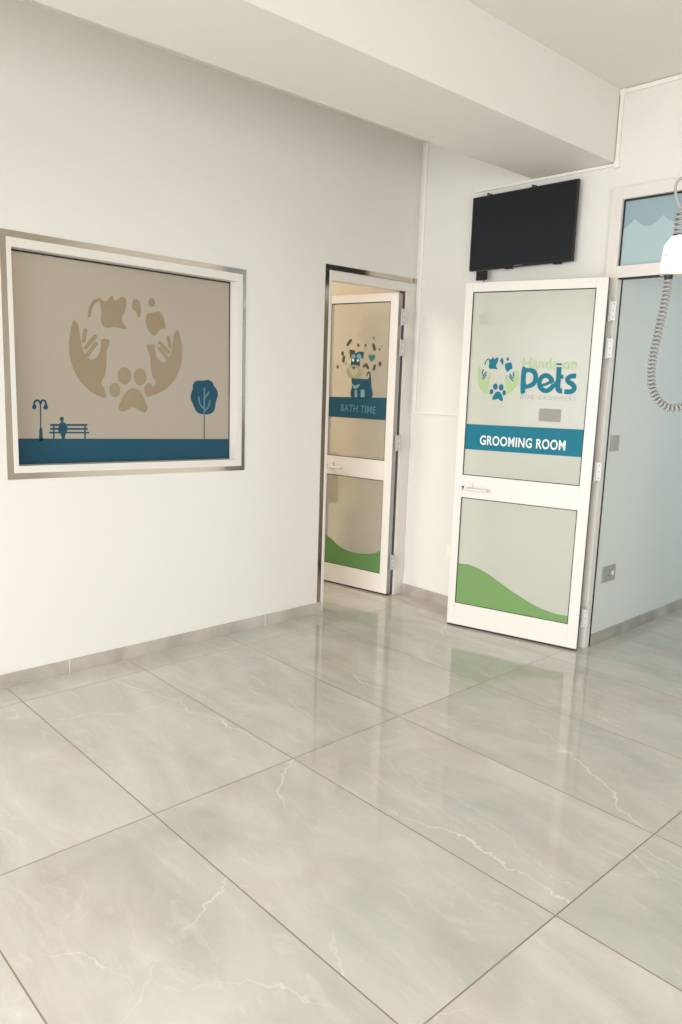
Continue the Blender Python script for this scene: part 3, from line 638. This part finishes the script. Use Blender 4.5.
# ------------------------------------------------------------------ hanging control box on its coiled cord
HX, HY = -0.953, 2.035
hd = root('hanging_control_box', (HX, HY, ZC), 0, 'white control box hanging from the ceiling on a grey coiled cord', 'control box')
RX = Vector((0.90585, 0.42359, 0)); FW = Vector((-0.42359, 0.90585, 0))      # the box faces the middle of the room
def HP(r, z, f=0.0): return RX*r+FW*f+Vector((0, 0, z-ZC))
bm = bmesh.new()
out = [(-0.0148, 1.7497), (-0.0176, 1.7632), (-0.0117, 1.8211), (0.0032, 1.8419), (0.0200, 1.8465), (0.0700, 1.8465), (0.0919, 1.8202), (0.0962, 1.7557), (0.0924, 1.7470)]
fa = [bm.verts.new(HP(r, z, -0.028)) for r, z in out]; fb = [bm.verts.new(HP(r, z, 0.028)) for r, z in out]
bm.faces.new(fa); bm.faces.new(fb[::-1])
for i in range(len(out)): bm.faces.new((fa[i], fb[i], fb[(i+1) % len(out)], fa[(i+1) % len(out)]))
bmesh.ops.bevel(bm, geom=list(bm.edges), offset=0.004, segments=3, affect='EDGES', profile=0.7)
build('case', bm, 'device', hd)
bm = bmesh.new(); p = HP(-0.0032, 1.7957, -0.0278); cyl(bm, p, p-FW*0.001, 0.0022, 12); build('screw', bm, 'screw', hd)
bm = bmesh.new(); cyl(bm, HP(0.0205, 1.838), HP(0.0205, 1.852), 0.012, 16, 0.010); build('cord_gland', bm, 'black_plastic', hd)
bm = bmesh.new(); cyl(bm, HP(0.0065, 1.752), HP(0.0065, 1.738), 0.012, 16, 0.010); build('cord_gland', bm, 'black_plastic', hd)
def coil(pts, r, pitch, wire, name):
    """spiral of wire wound around a path of points"""
    path = [Vector(p) for p in pts]; dense = []
    q = [path[0]]+path+[path[-1]]
    for i in range(1, len(q)-2):
        for t in range(24):
            t /= 24; p0, p1, p2, p3 = q[i-1:i+3]
            dense.append(0.5*((2*p1)+(p2-p0)*t+(2*p0-5*p1+4*p2-p3)*t*t+(3*p1-p0-3*p2+p3)*t**3))
    dense.append(path[-1])
    bm = bmesh.new(); out = []; n = FW.copy(); ang = 0.0; seg = 12
    for i in range(len(dense)-1):
        a_, b_ = dense[i], dense[i+1]; t = b_-a_
        if t.length < 1e-6: continue
        steps = max(1, int(t.length/pitch*seg)); tn = t.normalized()
        n = (n-tn*n.dot(tn)).normalized(); bn = tn.cross(n)
        for k in range(steps):
            out.append(a_+t*(k/steps)+(n*math.cos(ang)+bn*math.sin(ang))*r); ang += 2*PI*t.length/steps/pitch
    tube(bm, out, wire, 6)
    return build(name, bm, 'coil', hd, True)
coil([HP(0.0200, 1.850), HP(0.0205, 1.880), HP(0.0235, 1.913)], 0.0112, 0.0125, 0.0034, 'upper_coil')
bm = bmesh.new(); tube(bm, [HP(*p) for p in smooth_path([(0.0235, 1.912), (0.0114, 1.9295), (0.0027, 1.9569), (0.0041, 1.9788), (0.016, 1.9902), (0.0373, 1.992), (0.058, 2.01), (0.072, 2.06), (0.08, 2.15), (0.08, 2.5), (0.08, ZC-0.01)])], 0.0036, 8); build('cable', bm, 'coil', hd, True)
bm = bmesh.new(); cyl(bm, HP(0.08, ZC-0.028), HP(0.08, ZC-0.0005), 0.03, 24); build('ceiling_rose', bm, 'device', hd)
coil([HP(*p) for p in [(0.0063, 1.740), (0.0062, 1.7297), (0.0032, 1.6735), (-0.0061, 1.5958), (-0.0125, 1.5249), (-0.0076, 1.464), (0.010, 1.4265), (0.0397, 1.4055), (0.0713, 1.4084), (0.0981, 1.4333), (0.115, 1.4809), (0.118, 1.5585)]], 0.0088, 0.0106, 0.0032, 'lower_coil')
bm = bmesh.new(); tube(bm, [HP(0.118, z) for z in (1.5585, 1.62, 1.75, 2.2, 2.6, ZC-0.02)], 0.0036, 8); build('return_cable', bm, 'coil', hd, True)
bm = bmesh.new(); cyl(bm, HP(0.118, ZC-0.028), HP(0.118, ZC-0.0005), 0.008, 16); build('cable_clip', bm, 'device', hd)
